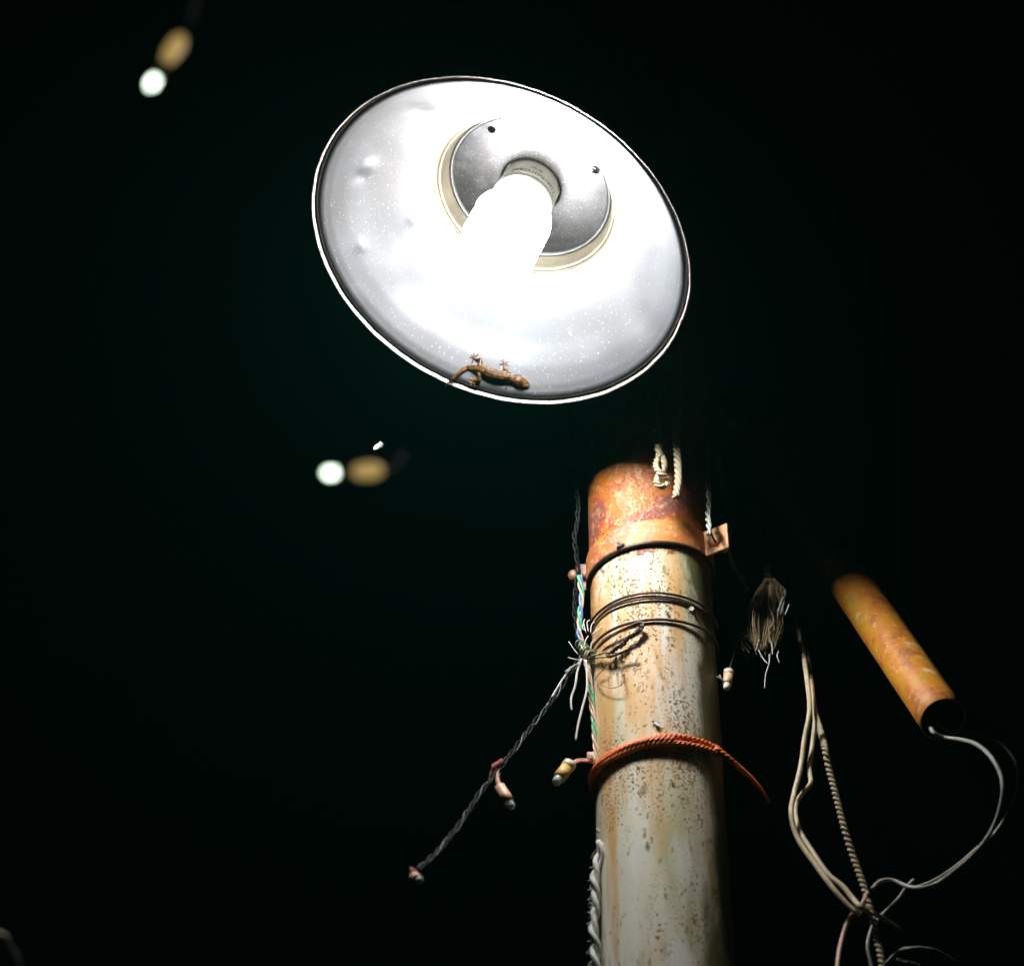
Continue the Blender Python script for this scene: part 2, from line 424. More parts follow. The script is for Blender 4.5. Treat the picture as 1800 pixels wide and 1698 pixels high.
rim = lpart('rim', px_prof(rimp), M['rim'], 256, lambda p: p + p.normalized() * (.0006 * math.exp(-((math.atan2(p.y, p.x) + .32) / .1) ** 2) + .00012 * math.sin(math.atan2(p.y, p.x) * 23) + .00010 * math.sin(math.atan2(p.y, p.x) * 41 + 2)), -.0006)
rim['label'] = 'thin turned down lip with chipped pale paint'
neckp = densify([(179, 146), (176, 149), (173, 150.5), (171, 154), (172, 158), (170, 160), (166, 160.5), (164, 164), (162, 172), (158, 184), (156, 189)], 5)
neck = lpart('neck', px_prof(neckp), M['neck'], 160, None, -.0008)
plate = lpart('back_plate', px_prof(densify([(156, 189), (153.5, 187), (151, 187), (149, 190), (145, 191.5), (110, 192), (70, 192), (58, 193), (56, 200), (56, 214)], 5)), M['plate'], 160, None, -.0008)
cap = lpart('outer_cap', px_prof([(168, 165), (166, 196), (150, 205), (90, 215), (60, 230), (58, 262), (30, 268), (0.2, 268)]), M['paint'], 64)
# mounting arm from the cap back to the pole, above the light
a0 = LM @ Vector((0, 0, 262 * U)); top = Vector((POLE_X, POLE_Y, a0.z + .12))
ga = Geo(); pts = spline([LI @ p for p in (a0, a0 + Vector((.0, .01, .06)), a0 + Vector((.03, .05, .12)), top + Vector((-.02, -.05, .02)), top)], 8)
ga.tube(pts, .011, 12); ao = link('arm', ga.mesh('arm'), M['paint']); ao.parent = lamp
# screw and empty screw hole in the plate, black standing in for their shade
tp = BVHTree.FromPolygons([Vector((x * 400 * U, y * 400 * U, 190.4 * U)) for x, y in ((-1, -1), (1, -1), (1, 1), (-1, 1))], [[0, 1, 2, 3]])
h, _ = lamp_hit(tp, 1046, 299)
g = Geo(); g.lathe([(0.01 * U, -3.5 * U), (5 * U, -3 * U), (8.5 * U, -1 * U), (9 * U, 1 * U)], 24, Matrix.Translation(h))
s = link('screw', g.mesh('screw'), M['screw']); s.parent = lamp
g = Geo()
for a in (.4, .4 + math.pi / 2):
    g.box(Matrix.Translation(h + Vector((0, 0, -3.9 * U))) @ Matrix.Rotation(a, 4, 'Z'), 12 * U, 2.6 * U, 1.2 * U)
s2 = link('screw_slot', g.mesh('screw_slot'), M['black'], smooth=False); s2.parent = s
h, _ = lamp_hit(tp, 864, 228)
g = Geo(); g.lathe([(8.2 * U, 1.2 * U), (7.2 * U, -.6 * U), (6.6 * U, -.9 * U), (6.2 * U, -.7 * U), (0.01 * U, -.6 * U)], 24, Matrix.Translation(h))
link('screw_hole', g.mesh('screw_hole'), [M['black']]).parent = lamp
# bulb: ballast and spiral
bl = densify([(50, 216), (53, 196), (54.5, 170), (55, 152), (53.5, 150), (55.5, 148), (57, 140), (56, 128), (50, 119), (38, 113), (20, 111), (.3, 110)], 5)
ballast = lpart('bulb_base', px_prof(bl), M['plastic'], 96); 
gt = Geo()
for k in range(2):
    pts = []; rad = []
    turns = 1.85; top_, bot = 112.0, -14.0; N_ = 150
    for i in range(N_ + 1):
        t = i / N_; a = math.pi * k + t * turns * 2 * math.pi
        r = 52.0; z = top_ + (bot - top_) * t
        if t < .12: r = 20 + 32 * math.sin(t / .12 * math.pi / 2)
        if t > .86:
            q = (t - .86) / .14; r = 52 * math.cos(q * math.pi / 2 * .97); z = top_ + (bot - top_) * .86 - (15 * math.sin(q * math.pi / 2))
        pts.append(Vector((r * math.cos(a), r * math.sin(a), z)) * U); rad.append(19.0 * U)
    gt.tube(pts, rad, 14)
to = link('spiral_tube', gt.mesh('spiral_tube'), M['tube']); to.parent = lamp
# print on the bulb base, read along its upper right side
def lettering(body, size, ang0, z, r, parent):
    cu = bpy.data.curves.new('t', 'FONT'); cu.body = body; cu.size = size; cu.align_x = 'CENTER'
    o = bpy.data.objects.new('t', cu); COL.objects.link(o); bpy.context.view_layer.update()
    me = bpy.data.meshes.new_from_object(o.evaluated_get(bpy.context.evaluated_depsgraph_get()))
    bpy.data.objects.remove(o)
    bm = bmesh.new(); bm.from_mesh(me); bmesh.ops.triangulate(bm, faces=bm.faces)
    for v in bm.verts:
        a = ang0 + v.co.x / r      # clockwise as read from below
        zz = z + v.co.y; v.co = Vector((r * math.cos(a), r * math.sin(a), zz))
    bm.to_mesh(me); bm.free()
    q = link('printed_lettering', me, M['ink'], smooth=False); q.parent = parent
vis = -(LI.to_3x3() @ FW); ANG = math.atan2(vis.y, vis.x)
lettering('2A9GA5EM6199TZ', 12.5 * U, ANG + .1, 156 * U, 55.4 * U, ballast)
lettering('7W 0R', 8.5 * U, ANG + .0, 170 * U, 55.2 * U, ballast)

# ------------------------------------------------------------------ gecko on the shade's edge
gm = Geo(); gm.lathe(px_prof(densify(bowl, 4)), 160); gm2 = Geo(); gm2.lathe(px_prof(rimp), 160)
_g = Geo(); _g.add(gm.v, gm.f); _g.add(gm2.v, gm2.f)
tree1 = BVHTree.FromPolygons([Vector(v) for v in _g.v], _g.f)
def surf(px, py):
    h, nn = lamp_hit(tree1, px, py)
    if h is None: return None, None
    nn = LM.to_3x3() @ nn; nn.normalize()
    if nn.dot(ray(px, py)) > 0: nn = -nn
    return LM @ h, nn
P0, N0 = surf(866, 645)
def gp(px, py, lift):               # on the gecko's resting plane
    d = ray(px, py); t = (P0 - CAM).dot(N0) / d.dot(N0); return CAM + d * t + N0 * lift * U
def foot(px, py, lift=1.5):
    h, nn = surf(px, py)
    q = gp(px, py, lift)
    if h is None: return q
    h = h + nn * lift * U
    return h if (h - CAM).length < (q - CAM).length else q
GO = P0
def gtube(g, keys):
    pts = spline([k[0] for k in keys], 6); n = len(keys); rr = []
    for i in range(len(pts)):
        t = i / 6; a = min(int(t), n - 2); f = t - a; rr.append((keys[a][1] * (1 - f) + keys[a + 1][1] * f) * U * (1.12 if keys[a][1] > 4.5 else 1))
    g.tube([p - GO for p in pts], rr, 12)
    g.ball(pts[0] - GO, rr[0], 6); g.ball(pts[-1] - GO, rr[-1], 6)
g = Geo()
gtube(g, [(foot(783, 680, 3), .9), (foot(790, 671, 4), 1.9), (foot(799, 663, 5), 3.2), (foot(810, 654, 5), 4.2), (gp(823, 648, 5), 4.8), (gp(836, 649, 6), 6.2), (gp(848, 652, 7), 8.0),
          (gp(860, 656, 8.5), 9.8), (gp(872, 660, 9), 10.3), (gp(884, 662, 9), 9.4), (gp(894, 664, 9), 7.8), (gp(902, 667, 9), 6.8), (gp(909, 669.5, 9), 8.8), (gp(915, 672.5, 9), 9.6), (gp(922, 677, 8), 7.6), (gp(928, 680.5, 7), 5.0)])
gtube(g, [(gp(906, 666, 9), 6.5), (gp(915, 667, 10), 6.6), (gp(924, 672.5, 8), 4.8), (gp(929.5, 678, 7), 3.2)])
def toes(c, angs, ln, root=2.8, tip=1.15, lift=1):
    ln *= 1.2
    g.ball(c - GO, root * U, 6)
    for a in angs:
        # spread in the image sense, laid on the same surface
        dx = math.cos(math.radians(a)); dy = -math.sin(math.radians(a))
        v = (gp(900 + dx, 650 + dy, 0) - gp(900, 650, 0)).normalized()
        e = c + v * ln * U
        mid = c + v * ln * .55 * U + N0 * 1.2 * U
        gtube(g, [(c, 1.5), (mid, tip), (e, tip)]); g.ball(e - GO, 1.35 * U, 5)
# hind far leg
f1 = foot(833, 630, 2); gtube(g, [(gp(844, 650, 7), 5.0), (gp(845, 641, 8), 4.4), (gp(846, 634, 7), 3.9), (gp(840, 634, 4), 3.6), (f1, 2.8)]); toes(f1, (175, 130, 85, 40, 250), 8)
f2 = foot(831, 670, 2); gtube(g, [(gp(843, 655, 7), 5.0), (gp(844, 663, 9), 4.3), (gp(843, 669, 8), 4.0), (gp(836, 669, 5), 3.5), (f2, 2.8)]); toes(f2, (215, 250, 290, 320, 130), 8.5)
f3 = foot(887, 641, 2); gtube(g, [(gp(901, 663, 8), 4.6), (gp(894, 655, 7), 3.4), (gp(888, 649, 5), 3.0), (f3, 2.2)]); toes(f3, (178, 100, 130, 40, 345), 7, 2.2, .8)
f4 = foot(893, 675, 2); gtube(g, [(gp(896, 666, 8), 4.2), (gp(889, 669, 10), 3.9), (gp(890, 673, 6), 3.2), (f4, 2.5)]); toes(f4, (180, 245, 300, 335), 8, 2.2, .8)
me = g.mesh('gecko')
gk = link('gecko', me, M['gecko']); gk.location = GO
r_ = gk.modifiers.new('skin', 'REMESH'); r_.mode = 'VOXEL'; r_.voxel_size = .00021; r_.use_smooth_shade = True
sm = gk.modifiers.new('soft', 'SMOOTH'); sm.factor = .3; sm.iterations = 1
tag(gk, 'small brown spotted gecko clinging inside the lower rim of the lit lamp shade', 'gecko')
g = Geo(); bx = gp(920, 671.5, 13.0); g.ball(bx - GO, 1.9 * U, 7); eo = link('eye', g.mesh('eye'), M['eye']); eo.parent = gk
g = Geo(); bx = gp(916, 680, 11.5); g.ball(bx - GO, 1.9 * U, 7); eo = link('eye', g.mesh('eye'), M['eye']); eo.parent = gk
g = Geo(); m0 = gp(906, 677.5, 4); g.tube([gp(914, 681, 5) - GO, gp(921, 683.5, 5) - GO, gp(928, 683, 5.5) - GO], 1.5 * U, 8)
link('lower_lip', g.mesh('lower_lip'), M['brown']).parent = gk

# ------------------------------------------------------------------ things on the pole
def ring(z0, r, tilt=0, a0=-math.pi, a1=math.pi, n=120, wob=0, seed=1):
    out = []
    for i in range(n + 1):
        a = a0 + (a1 - a0) * i / n
        z = z0 + tilt * r * math.sin(a) + wob * math.sin(a * 3 + seed) * .5 + wob * math.sin(a * 5 + seed * 2) * .3
        out.append(pole_pt(a, z, r * (1 + wob * 8 * math.sin(a * 4 + seed))))
    return out
# clamp
cz = ZS; cl = thing('pipe_clamp', (POLE_X, POLE_Y, cz), 'rusty orange strap clamp with bolted ears round the top of the lit pole', 'clamp')
g = Geo(); hgt = .0225
R1 = POLE_R + .0006; R2 = POLE_R + .0032; tl = .08
V = []; F = []; n = 120
for i in range(n):
    a = 2 * math.pi * i / n; dz = tl * POLE_R * math.sin(a)
    for r, zz in ((R1, 0), (R2, 0.0004), (R2, hgt), (R1, hgt)):
        V.append(pole_pt(a, cz + zz + dz, r))
for i in range(n):
    for k in range(4):
        F.append([i * 4 + k, ((i + 1) % n) * 4 + k, ((i + 1) % n) * 4 + (k + 1) % 4, i * 4 + (k + 1) % 4])
g.add(V, F); st = g.build('strap', M['strap'], cl, smooth=False)
def ear(phi, dz, r1, lab, hh=.030):
    g = Geo(); c = pole_pt(phi, cz + hgt / 2 + dz, POLE_R + r1 / 2)
    rad = (pole_pt(phi, 0, 2) - pole_pt(phi, 0, 1)).normalized(); tan = Vector((-math.cos(phi), -math.sin(phi), 0))
    mt = Matrix(((rad.x, tan.x, 0, c.x), (rad.y, tan.y, 0, c.y), (0, 0, 1, c.z), (0, 0, 0, 1)))
    g.box(mt, r1, .0026, hh)
    e = link('ear', g.mesh('ear'), M['clamp'], cl, smooth=False)
    bv = e.modifiers.new('edge', 'BEVEL'); bv.width = .0006; bv.segments = 2
    g = Geo(); rot = mt @ Matrix.Rotation(math.radians(-90), 4, 'X')
    bh = .0072
    g.lathe([(0.0001, .0062), (bh * .45, .0058), (bh * .8, .0045), (bh, .0022), (bh, .0012)], 28, rot @ Matrix.Translation((.001, 0, 0)))
    b = link('bolt_head', g.mesh('bolt_head'), M['clamp'], cl)
    g = Geo(); g.box(rot @ Matrix.Translation((.001, 0, .0058)) @ Matrix.Rotation(1.25, 4, 'Z'), .013, .0014, .0014)
    link('bolt_slot', g.mesh('bolt_slot'), M['black'], cl, smooth=False)
    g = Geo(); g.tube([mt @ Vector((0, .001, 0)), mt @ Vector((0, -.016, 0))], .0032, 12); link('bolt_shank', g.mesh('bolt_shank'), M['clamp'], cl)
ear(math.radians(56), tl * POLE_R * .8 + .0, .026, 'r', .026)
g = Geo(); c = pole_pt(math.radians(-97), cz + hgt / 2 - tl * POLE_R, POLE_R + .006)
g.box(Matrix.Translation(c), .011, .0026, .028); e = link('ear', g.mesh('ear'), M['brown'], cl, smooth=False)
bv = e.modifiers.new('edge', 'BEVEL'); bv.width = .0006; bv.segments = 2
g = Geo(); c2 = c + Vector((-.0085, -.004, -.001)); g.ball(c2, .0062, 10, Matrix(((.8, 0, 0), (0, .7, 0), (0, 0, 1)))); g.tube([c2, c2 + Vector((.012, .002, 0))], .003, 12)
link('bolt_head', g.mesh('bolt_head'), M['brown'], cl)
# dark hoop drawn in place of the strap's shadow line, with a small knot
g = Geo(); w0 = ring(cz - .0012, POLE_R + .0022, tl); g.tube(w0 + [w0[0]], .0016, 8)
tw = thing('strap_shadow_hoop', (POLE_X, POLE_Y, cz), 'dark hoop with a small knot, drawn for the shadow line under the rusty clamp', 'wire', 'wires tied round the pole')
g.build('hoop', M['wire'], tw)
g = Geo(); k = on_pole(1090, 962, .003); g.ball(k, .0030, 7, Matrix(((1.1, .3, 0), (0, 1, 0), (.3, 0, .8))))
g.tube(spline([k, k + Vector((.003, -.001, .001)), k + Vector((.010, .0, .0010))], 5), [.0028] * 5 + [.0018] * 6, 8); g.tube([k, k + Vector((-.002, -.002, .004))], .0014, 6)
g.build('knot', M['wire'], tw)
# upper double wire
tw = thing('iron_wire_hoop', tuple(pole_pt(0, on_pole(1152, 1043).z, 0)), 'upper brown iron wire hoop wound round the pole', 'wire', 'wires tied round the pole')
z1 = on_pole(1152, 1043, .0016).z
g = Geo(); r1_ = ring(z1, POLE_R + .0019, .0, wob=.0006, seed=2); g.tube(r1_, .0011, 8); g.build('wire_turn', M['wire'], tw)
g = Geo(); g.tube(ring(z1 - .0052, POLE_R + .0016, .0, wob=.0006, seed=3), .00095, 8); g.build('wire_turn', M['wire'], tw)
# lower wire with twisted tie
z2 = on_pole(1152, 1091, .0016).z
tw = thing('iron_wire_tie', tuple(pole_pt(0, z2, 0)), 'lower brown iron wire hoop on the pole closed with a twisted knot and loose end', 'wire', 'wires tied round the pole')
g = Geo(); g.tube(ring(z2 + .0010, POLE_R + .0022, .03, math.radians(-172), math.radians(182), wob=.0005, seed=4), .0012, 8); g.build('wire_turn', M['wire'], tw)
g = Geo(); pts = [on_pole(x, y, l) for x, y, l in ((1050, 1139, .003), (1075, 1118, .004), (1100, 1104, .005), (1124, 1094, .0055), (1131, 1098, .006), (1127, 1106, .006), (1117, 1112, .005))]
g.tube(spline(pts, 8), .0011, 8); g.build('bent_loop', M['wire'], tw)
g = Geo(); path = [on_pole(x, y, .0055) for x, y in ((1129, 1100), (1118, 1113), (1104, 1121), (1094, 1133), (1083, 1140), (1074, 1148))]
for s in strands(path, 2, .00125, .0075, .35): g.tube(s, .0011, 8)
g.build('twist', M['wire'], tw)
g = Geo(); g.tube(spline([on_pole(x, y, l) for x, y, l in ((1080, 1141, .004), (1068, 1151, .005), (1073, 1154, .006), (1090, 1148, .007), (1117, 1136, .009))], 8), .0012, 8)
g.build('loose_end', M['wire'], tw)
# orange cord, wound twice
zo = on_pole(1160, 1301, .003).z
oc = thing('orange_cord', (POLE_X, POLE_Y, zo), 'bright orange twisted cord wound twice round the middle of the pole', 'cord')
g = Geo()
def orng(dz, dr, til, a0, a1, sd):
    out = []
    tight = lambda a: 1.0 if abs(a) < 1.2 else max(.35, 1.0 - (abs(a) - 1.2) * .9)
    for i in range(140):
        t = i / 139; a = a0 + (a1 - a0) * t
        z = zo + dz + til * POLE_R * math.sin(a) + .0006 * math.sin(a * 4 + sd)
        out.append(pole_pt(a, z, POLE_R + (.0026 + dr) * tight(a) + .0004 * math.sin(a * 7 + sd)))
    return out
p1 = orng(.0022, .0004, .10, math.radians(-200), math.radians(75), 1)
p1 = p1[:-12] + [at(1264, 1319, 1.683), at(1290, 1341, 1.690), at(1312, 1361, 1.71), at(1333, 1384, 1.745), at(1352, 1410, 1.80)]
p2 = orng(-.0036, .0012, .10, math.radians(-190), math.radians(56), 2)
p3 = orng(-.0006, .0028, .12, math.radians(-175), math.radians(15), 3)
rope_geo(g, p1[:128:6] + p1[-5:], .0026, 3, .012, True); g.build('cord_turn', M['orange'], oc)
g = Geo(); rope_geo(g, p2[::6], .0027, 3, .012); g.build('cord_turn', M['orange'], oc)
g = Geo(); rope_geo(g, p3[::5], .0023, 3, .012); g.build('cord_turn', M['orange'], oc)

# ------------------------------------------------------------------ ropes hanging at the top
YR = 1.645
def hang(name, pts, r, mat, label, cat='rope', group=None, n=3, pitch=None, extra=None):
    g = Geo(); rope_geo(g, pts, r, n, pitch)
    if extra: extra(g)
    c = Vector(pts[-1]); me = g.mesh(name)
    for v in me.vertices: v.co -= c
    o = link(name, me, mat); o.location = c
    return tag(o, label, cat, group)
hang('cut_rope', [at(1196, 600, YR), at(1193, 700, YR), at(1189, 770, YR), at(1191, 800, YR), at(1193, 840, YR), at(1190, 865, YR), at(1188, 876, YR)], .0037, M['rope'],
     'straight pale twisted rope hanging before the pole top with a cut end', 'rope', 'ropes hanging by the pole top', pitch=.018)
def knotx(g):
    for s in ([at(1156, 806, YR), at(1153, 818, YR - .003), at(1157, 828, YR - .005), at(1164, 835, YR - .005), at(1173, 842, YR - .002), at(1174, 849, YR), at(1167, 855, YR - .002), at(1158, 853, YR - .004), at(1154, 846, YR - .003), at(1158, 836, YR), at(1165, 829, YR + .001), at(1168, 816, YR), at(1164, 802, YR)],):
        rope_geo(g, s, .0029, 3, .014)
hang('knotted_rope', [at(1150, 600, YR), at(1153, 700, YR), at(1156, 770, YR), at(1158, 795, YR), at(1163, 806, YR)], .0034, M['rope'],
     'short pale twisted rope ending in a looped knot before the pole top', 'rope', 'ropes hanging by the pole top', pitch=.018, extra=knotx)
hang('hanging_string', [at(1240, 650, 1.70), at(1242, 760, 1.70), at(1243, 830, 1.69), at(1246, 880, 1.68), at(1244, 905, 1.67), at(1246, 925, 1.655), at(1246, 940, 1.65)], .0026, M['greyrope'],
     'thin grey cord hanging straight down onto the clamp bolt', 'cord', None, 2, .03)
hang('slack_cord', [at(1262, 760, 1.75), at(1268, 840, 1.75), at(1276, 890, 1.74), at(1283, 925, 1.73), at(1279, 960, 1.73), at(1287, 990, 1.74), at(1300, 1010, 1.75), at(1315, 1040, 1.77)], .0022, M['greyrope'],
     'dim slack cord drooping behind the right ear of the clamp', 'cord', None, 2, .034)
hang('hanging_strip', [at(1300, 1040, 1.86), at(1304, 1090, 1.86), at(1308, 1140, 1.86), at(1311, 1195, 1.87)], .0042, M['dimrope'],
     'dim grey green cord hanging in the dark right of the pole', 'cord', None, 2, .05)

# ------------------------------------------------------------------ LED light strings
def led(parent, p, d, ln=.021, r=.0044, sleeve='sleeve', tip='glass', sock=True, base=.35):
    d = Vector(d).normalized(); q = d.to_track_quat('Z', 'Y').to_matrix().to_4x4(); T = Matrix.Translation(p) @ q
    g = Geo()
    g.lathe([(.0002, 0), (r * .75, 0), (r * .95, ln * .05), (r * .95, ln * .42), (r, ln * .44), (r, ln * .76), (r * .8, ln * .78), (.0002, ln * .78)], 20, T)
    so = link('bulb_socket', g.mesh('bulb_socket'), M[sleeve], parent)
    if sock:
        g = Geo(); g.lathe([(r * .97, -.0003), (r * 1.05, ln * .0), (r * 1.06, ln * .22), (r * .98, ln * .235)], 20, T)
        link('collar', g.mesh('collar'), M['socket'], so)
    g = Geo(); rr = r * .72
    g.lathe([(rr, ln * .76), (rr, ln * .92), (rr * .98, ln * 1.0), (rr * .85, ln * 1.06), (rr * .5, ln * 1.10), (.0001, ln * 1.11)], 20, T)
    link('led_bulb', g.mesh('led_bulb'), M[tip], so)
    return so
def dirpx(x0, y0, x1, y1, yy, dy=0): return at(x1, y1, yy + dy) - at(x0, y0, yy)
# string running down the pole's left side
YS = 1.705
s1 = thing('light_string', at(1045, 1300, YS), 'green, pink and blue twisted light string running down the left side of the pole', 'light string', 'strings of small lights')
path = [at(1019, 1012, YS), at(1022, 1050, YS), at(1019, 1085, YS), at(1019, 1115, YS), at(1028, 1150, YS), at(1035, 1185, YS), at(1040, 1230, YS), at(1044, 1270, YS), at(1047, 1310, YS), at(1048, 1345, YS)]
for pp_, mms in ((path[:6], ('green', 'pink', 'blue')), (path[4:], ('olive', 'cream', 'pink', 'green'))):
    for s, mm in zip(strands(pp_, len(mms), .0016, .036, .3, .8), mms):
        g = Geo(); g.tube(s, .00105, 8); g.build('wire_strand', M[mm], s1)
g = Geo(); hh_ = [at(1047, 1338, YS), at(1040, 1333, YS - .006), at(1028, 1335, YS - .010), at(1017, 1335, YS - .012), at(1007, 1340, YS - .014), at(1001, 1350, YS - .015)]
g.tube(spline(hh_, 8), .0010, 8); g.tube(spline([p + Vector((.0005, -.001, -.0022)) for p in hh_], 8), .0010, 8); g.build('lead_wire', M['pink'], s1)
g = Geo(); kp = at(1038, 1331, YS - .008)
for i in range(3):
    cpt = kp + Vector((-.0018 + .0018 * i, 0, 0)); g.tube([cpt + Vector((0, math.cos(a) * .0026, math.sin(a) * .0042)) for a in [k * math.pi / 8 for k in range(17)]], .0010, 6)
g.build('wrapped_knot', M['pink'], s1)
led(s1, at(1002, 1342, YS - .015), dirpx(1002, 1342, 976, 1377, YS - .015, -.004), .0225, .0054)
# string leaving to the lower left
s2 = thing('light_string', at(1000, 1180, YS), 'dark twisted light string slanting down left from the pole to a peach bulb', 'light string', 'strings of small lights')
path2 = [at(1024, 1150, YS), at(1004, 1180, 1.70), at(975, 1225, 1.69), at(940, 1270, 1.68), at(908, 1312, 1.665), at(878, 1350, 1.65), at(845, 1392, 1.635), at(810, 1445, 1.62), at(770, 1495, 1.60), at(732, 1530, 1.58)]
for s, mm in zip(strands(path2, 3, .0016, .040, .4), ('dimrope', 'faint', 'greycable')):
    g = Geo(); g.tube(s, .0008, 8); g.build('wire_strand', M[{'dimrope': 'faint'}.get(mm, 'blackwire')], s2)
g = Geo(); kp = at(873, 1352, 1.65)
for i in range(5):
    cpt = kp + Vector((-.003 + .0016 * i, 0, .0012 * i)); g.tube([cpt + Vector((0, math.cos(a) * .003, math.sin(a) * .0036)) for a in [k * math.pi / 8 for k in range(17)]], .0011, 6)
g.tube(spline([at(865, 1350, 1.65), at(862, 1362, 1.65), at(872, 1366, 1.648), at(880, 1358, 1.65)], 6), .0008, 6)
g.build('wrapped_joint', M['red'], s2)
g = Geo(); g.tube(spline([at(873, 1358, 1.648), at(874, 1370, 1.647), at(878, 1385, 1.646)], 6), .0021, 8); g.build('lead_wire', M['peach'], s2)
led(s2, at(877, 1381, 1.646), dirpx(877, 1381, 903, 1424, 1.646, -.002), .0215, .0047, 'sleevep', 'glass', False)
g = Geo(); kp = at(722, 1532, 1.58)
for i in range(4):
    cpt = kp + Vector((.0012 * i, 0, -.0008 * i)); g.tube([cpt + Vector((0, math.cos(a) * .0026, math.sin(a) * .003)) for a in [k * math.pi / 8 for k in range(17)]], .0009, 6)
g.build('wrapped_joint', M['red'], s2)
led(s2, at(727, 1540, 1.578), dirpx(727, 1540, 748, 1556, 1.578, -.012), .0105, .0042, 'sleevep', 'frost', False)
s3 = thing('light_string', at(1014, 900, 1.72), 'dark light string hanging in the dark just left of the pole top', 'light string', 'strings of small lights')
P3 = [at(x, y, z) for x, y, z in ((990, 560, 1.78), (998, 660, 1.76), (1004, 760, 1.74), (1012, 840, 1.72), (1016, 900, 1.71), (1010, 950, 1.71), (1016, 1000, 1.715), (1010, 1060, 1.72), (1014, 1110, 1.72), (1026, 1145, 1.71))]
for s, mm in zip(strands(P3, 3, .0016, .034, .4), ('blackwire', 'blackwire', 'blackwire')):
    g = Geo(); g.tube(s, .0008, 8); g.build('wire_strand', M[mm], s3)
# the two near, out of focus strings and the one in the corner
def near_led(name, a, b, dd, label, extra, tip='glow', ln=None):
    t = thing(name, atd(*a, dd), label, 'light bulb', 'string light bulbs hanging near the camera')
    A = atd(*a, dd); B = atd(*b, dd); d = B - A
    if tip == 'glow':
        q = d.normalized().to_track_quat('Z', 'Y').to_matrix().to_4x4(); T = Matrix.Translation(A) @ q; L_ = d.length
        g = Geo(); g.lathe([(.0002, 0), (.0018, .0008), (.0030, .003), (.0034, L_ * .22), (.0030, L_ * .42), (.0019, L_ * .52), (.0002, L_ * .53)], 20, T)
        so = link('bulb_socket', g.mesh('bulb_socket'), M['glowsleeve'], t)
        g = Geo(); g.lathe([(.0016, L_ * .5), (.0020, L_ * .56), (.0020, L_ * .78), (.0012, L_ * .80)], 16, T); link('collar', g.mesh('collar'), M['straw'], so)
        g = Geo(); g.lathe([(.0012, L_ * .80), (.0019, L_ * .84), (.0021, L_ * .92), (.0015, L_ * 1.0), (.0002, L_ * 1.03)], 16, T); link('led_bulb', g.mesh('led_bulb'), M['glow'], so)
    else:
        led(t, A, d, d.length / 1.1, .0036, 'sleeve', tip)
    g = Geo()
    for s in strands([atd(x, y, dd + k) for x, y, k in extra], 2, .0012, .02, .2): g.tube(s, .00035, 6)
    g.build('lead_wire', M['blackwire'], t)
    return t
near_led('string_light_bulb', (322, 62), (263, 154), 1.02, 'blurred upper left string light bulb with a bright white tip', [(322, 62, 0), (335, 40, 0), (345, -20, .02), (330, -90, .05)])
near_led('string_light_bulb', (674, 826), (572, 832), 1.02, 'blurred string light bulb lying level below the left of the lamp', [(674, 826, 0), (690, 823, .02), (702, 814, .05), (706, 800, .09)])
t = near_led('string_light_bulb', (-30, 1640), (14, 1652), 1.3, 'string light bulb cut by the lower left corner of the photo', [(-30, 1640, 0), (-60, 1620, 0), (-120, 1600, .0)], 'frost')
g = Geo(); rope_geo(g, [atd(14, 1652, 1.31), atd(24, 1668, 1.31), atd(34, 1690, 1.3), atd(45, 1730, 1.3)], .0009, 2, .012); g.build('lead_wire', M['greyrope'], t)
# bulb right of the pole
s4 = thing('string_light_bulb', at(1274, 1185, 1.70), 'small yellow and pink string light bulb hanging alone right of the pole', 'light bulb')
led(s4, at(1281, 1180, 1.70), dirpx(1281, 1180, 1274, 1236, 1.70, -.01), .0205, .0040, 'sleevep', 'frost')
g = Geo(); g.tube(spline([at(1274, 1199, 1.695), at(1268, 1194, 1.693), at(1260, 1189, 1.692)], 4), .0007, 6); g.tube([at(1268, 1194, 1.693), at(1265, 1186, 1.693)], .0006, 6); g.build('wire_tail', M['rope'], s4)
g = Geo(); g.tube(spline([at(1281, 1181, 1.70), at(1290, 1150, 1.73), at(1302, 1110, 1.8), at(1300, 1040, 1.86)], 6), .0007, 6); g.build('lead_wire', M['dimrope'], s4)

# ------------------------------------------------------------------ twine tied round the strings
tw = thing('tied_twine', at(1025, 1150, YS), 'frayed pale twine tied in a bundle at the left of the pole with loose ends', 'twine')
g = Geo(); rnd = random.Random(3)
for i in range(9):
    c0 = at(1022 + i * 2.3, 1136 + i * 2.4 + rnd.uniform(-3, 3), YS - .002)
    ax = rnd.uniform(.0038, .0062); az = rnd.uniform(.002, .0042); ti = rnd.uniform(-.5, .8)
    pts = [c0 + Vector((math.cos(a) * ax * math.cos(ti) - math.sin(a) * az * math.sin(ti), math.cos(a * 1.0 + 1) * .005, math.cos(a) * ax * math.sin(ti) + math.sin(a) * az)) for a in [k * math.pi / 9 + i for k in range(19)]]
    g.tube(pts, .0006, 6)
g.build('wrapped_turns', M['olive'], tw)
g = Geo()
for pts in ([(1030, 1112), (1026, 1095), (1028, 1088)], [(1034, 1110), (1032, 1094), (1037, 1089)], [(1038, 1112), (1040, 1098), (1045, 1093)], [(1040, 1115), (1050, 1107), (1060, 1100)], [(1030, 1108), (1024, 1104), (1026, 1092)], [(1026, 1138), (1030, 1124), (1034, 1118)], [(1038, 1142), (1040, 1130), (1046, 1124)],
            [(1020, 1160), (1008, 1158), (998, 1155)], [(1018, 1164), (1005, 1172), (993, 1180)], [(1016, 1150), (1008, 1140), (1000, 1128)]):
    g.tube(spline([at(x, y, YS - .012) for x, y in pts], 6), .00045, 5)
g.build('frayed_tips', M['white'], tw)
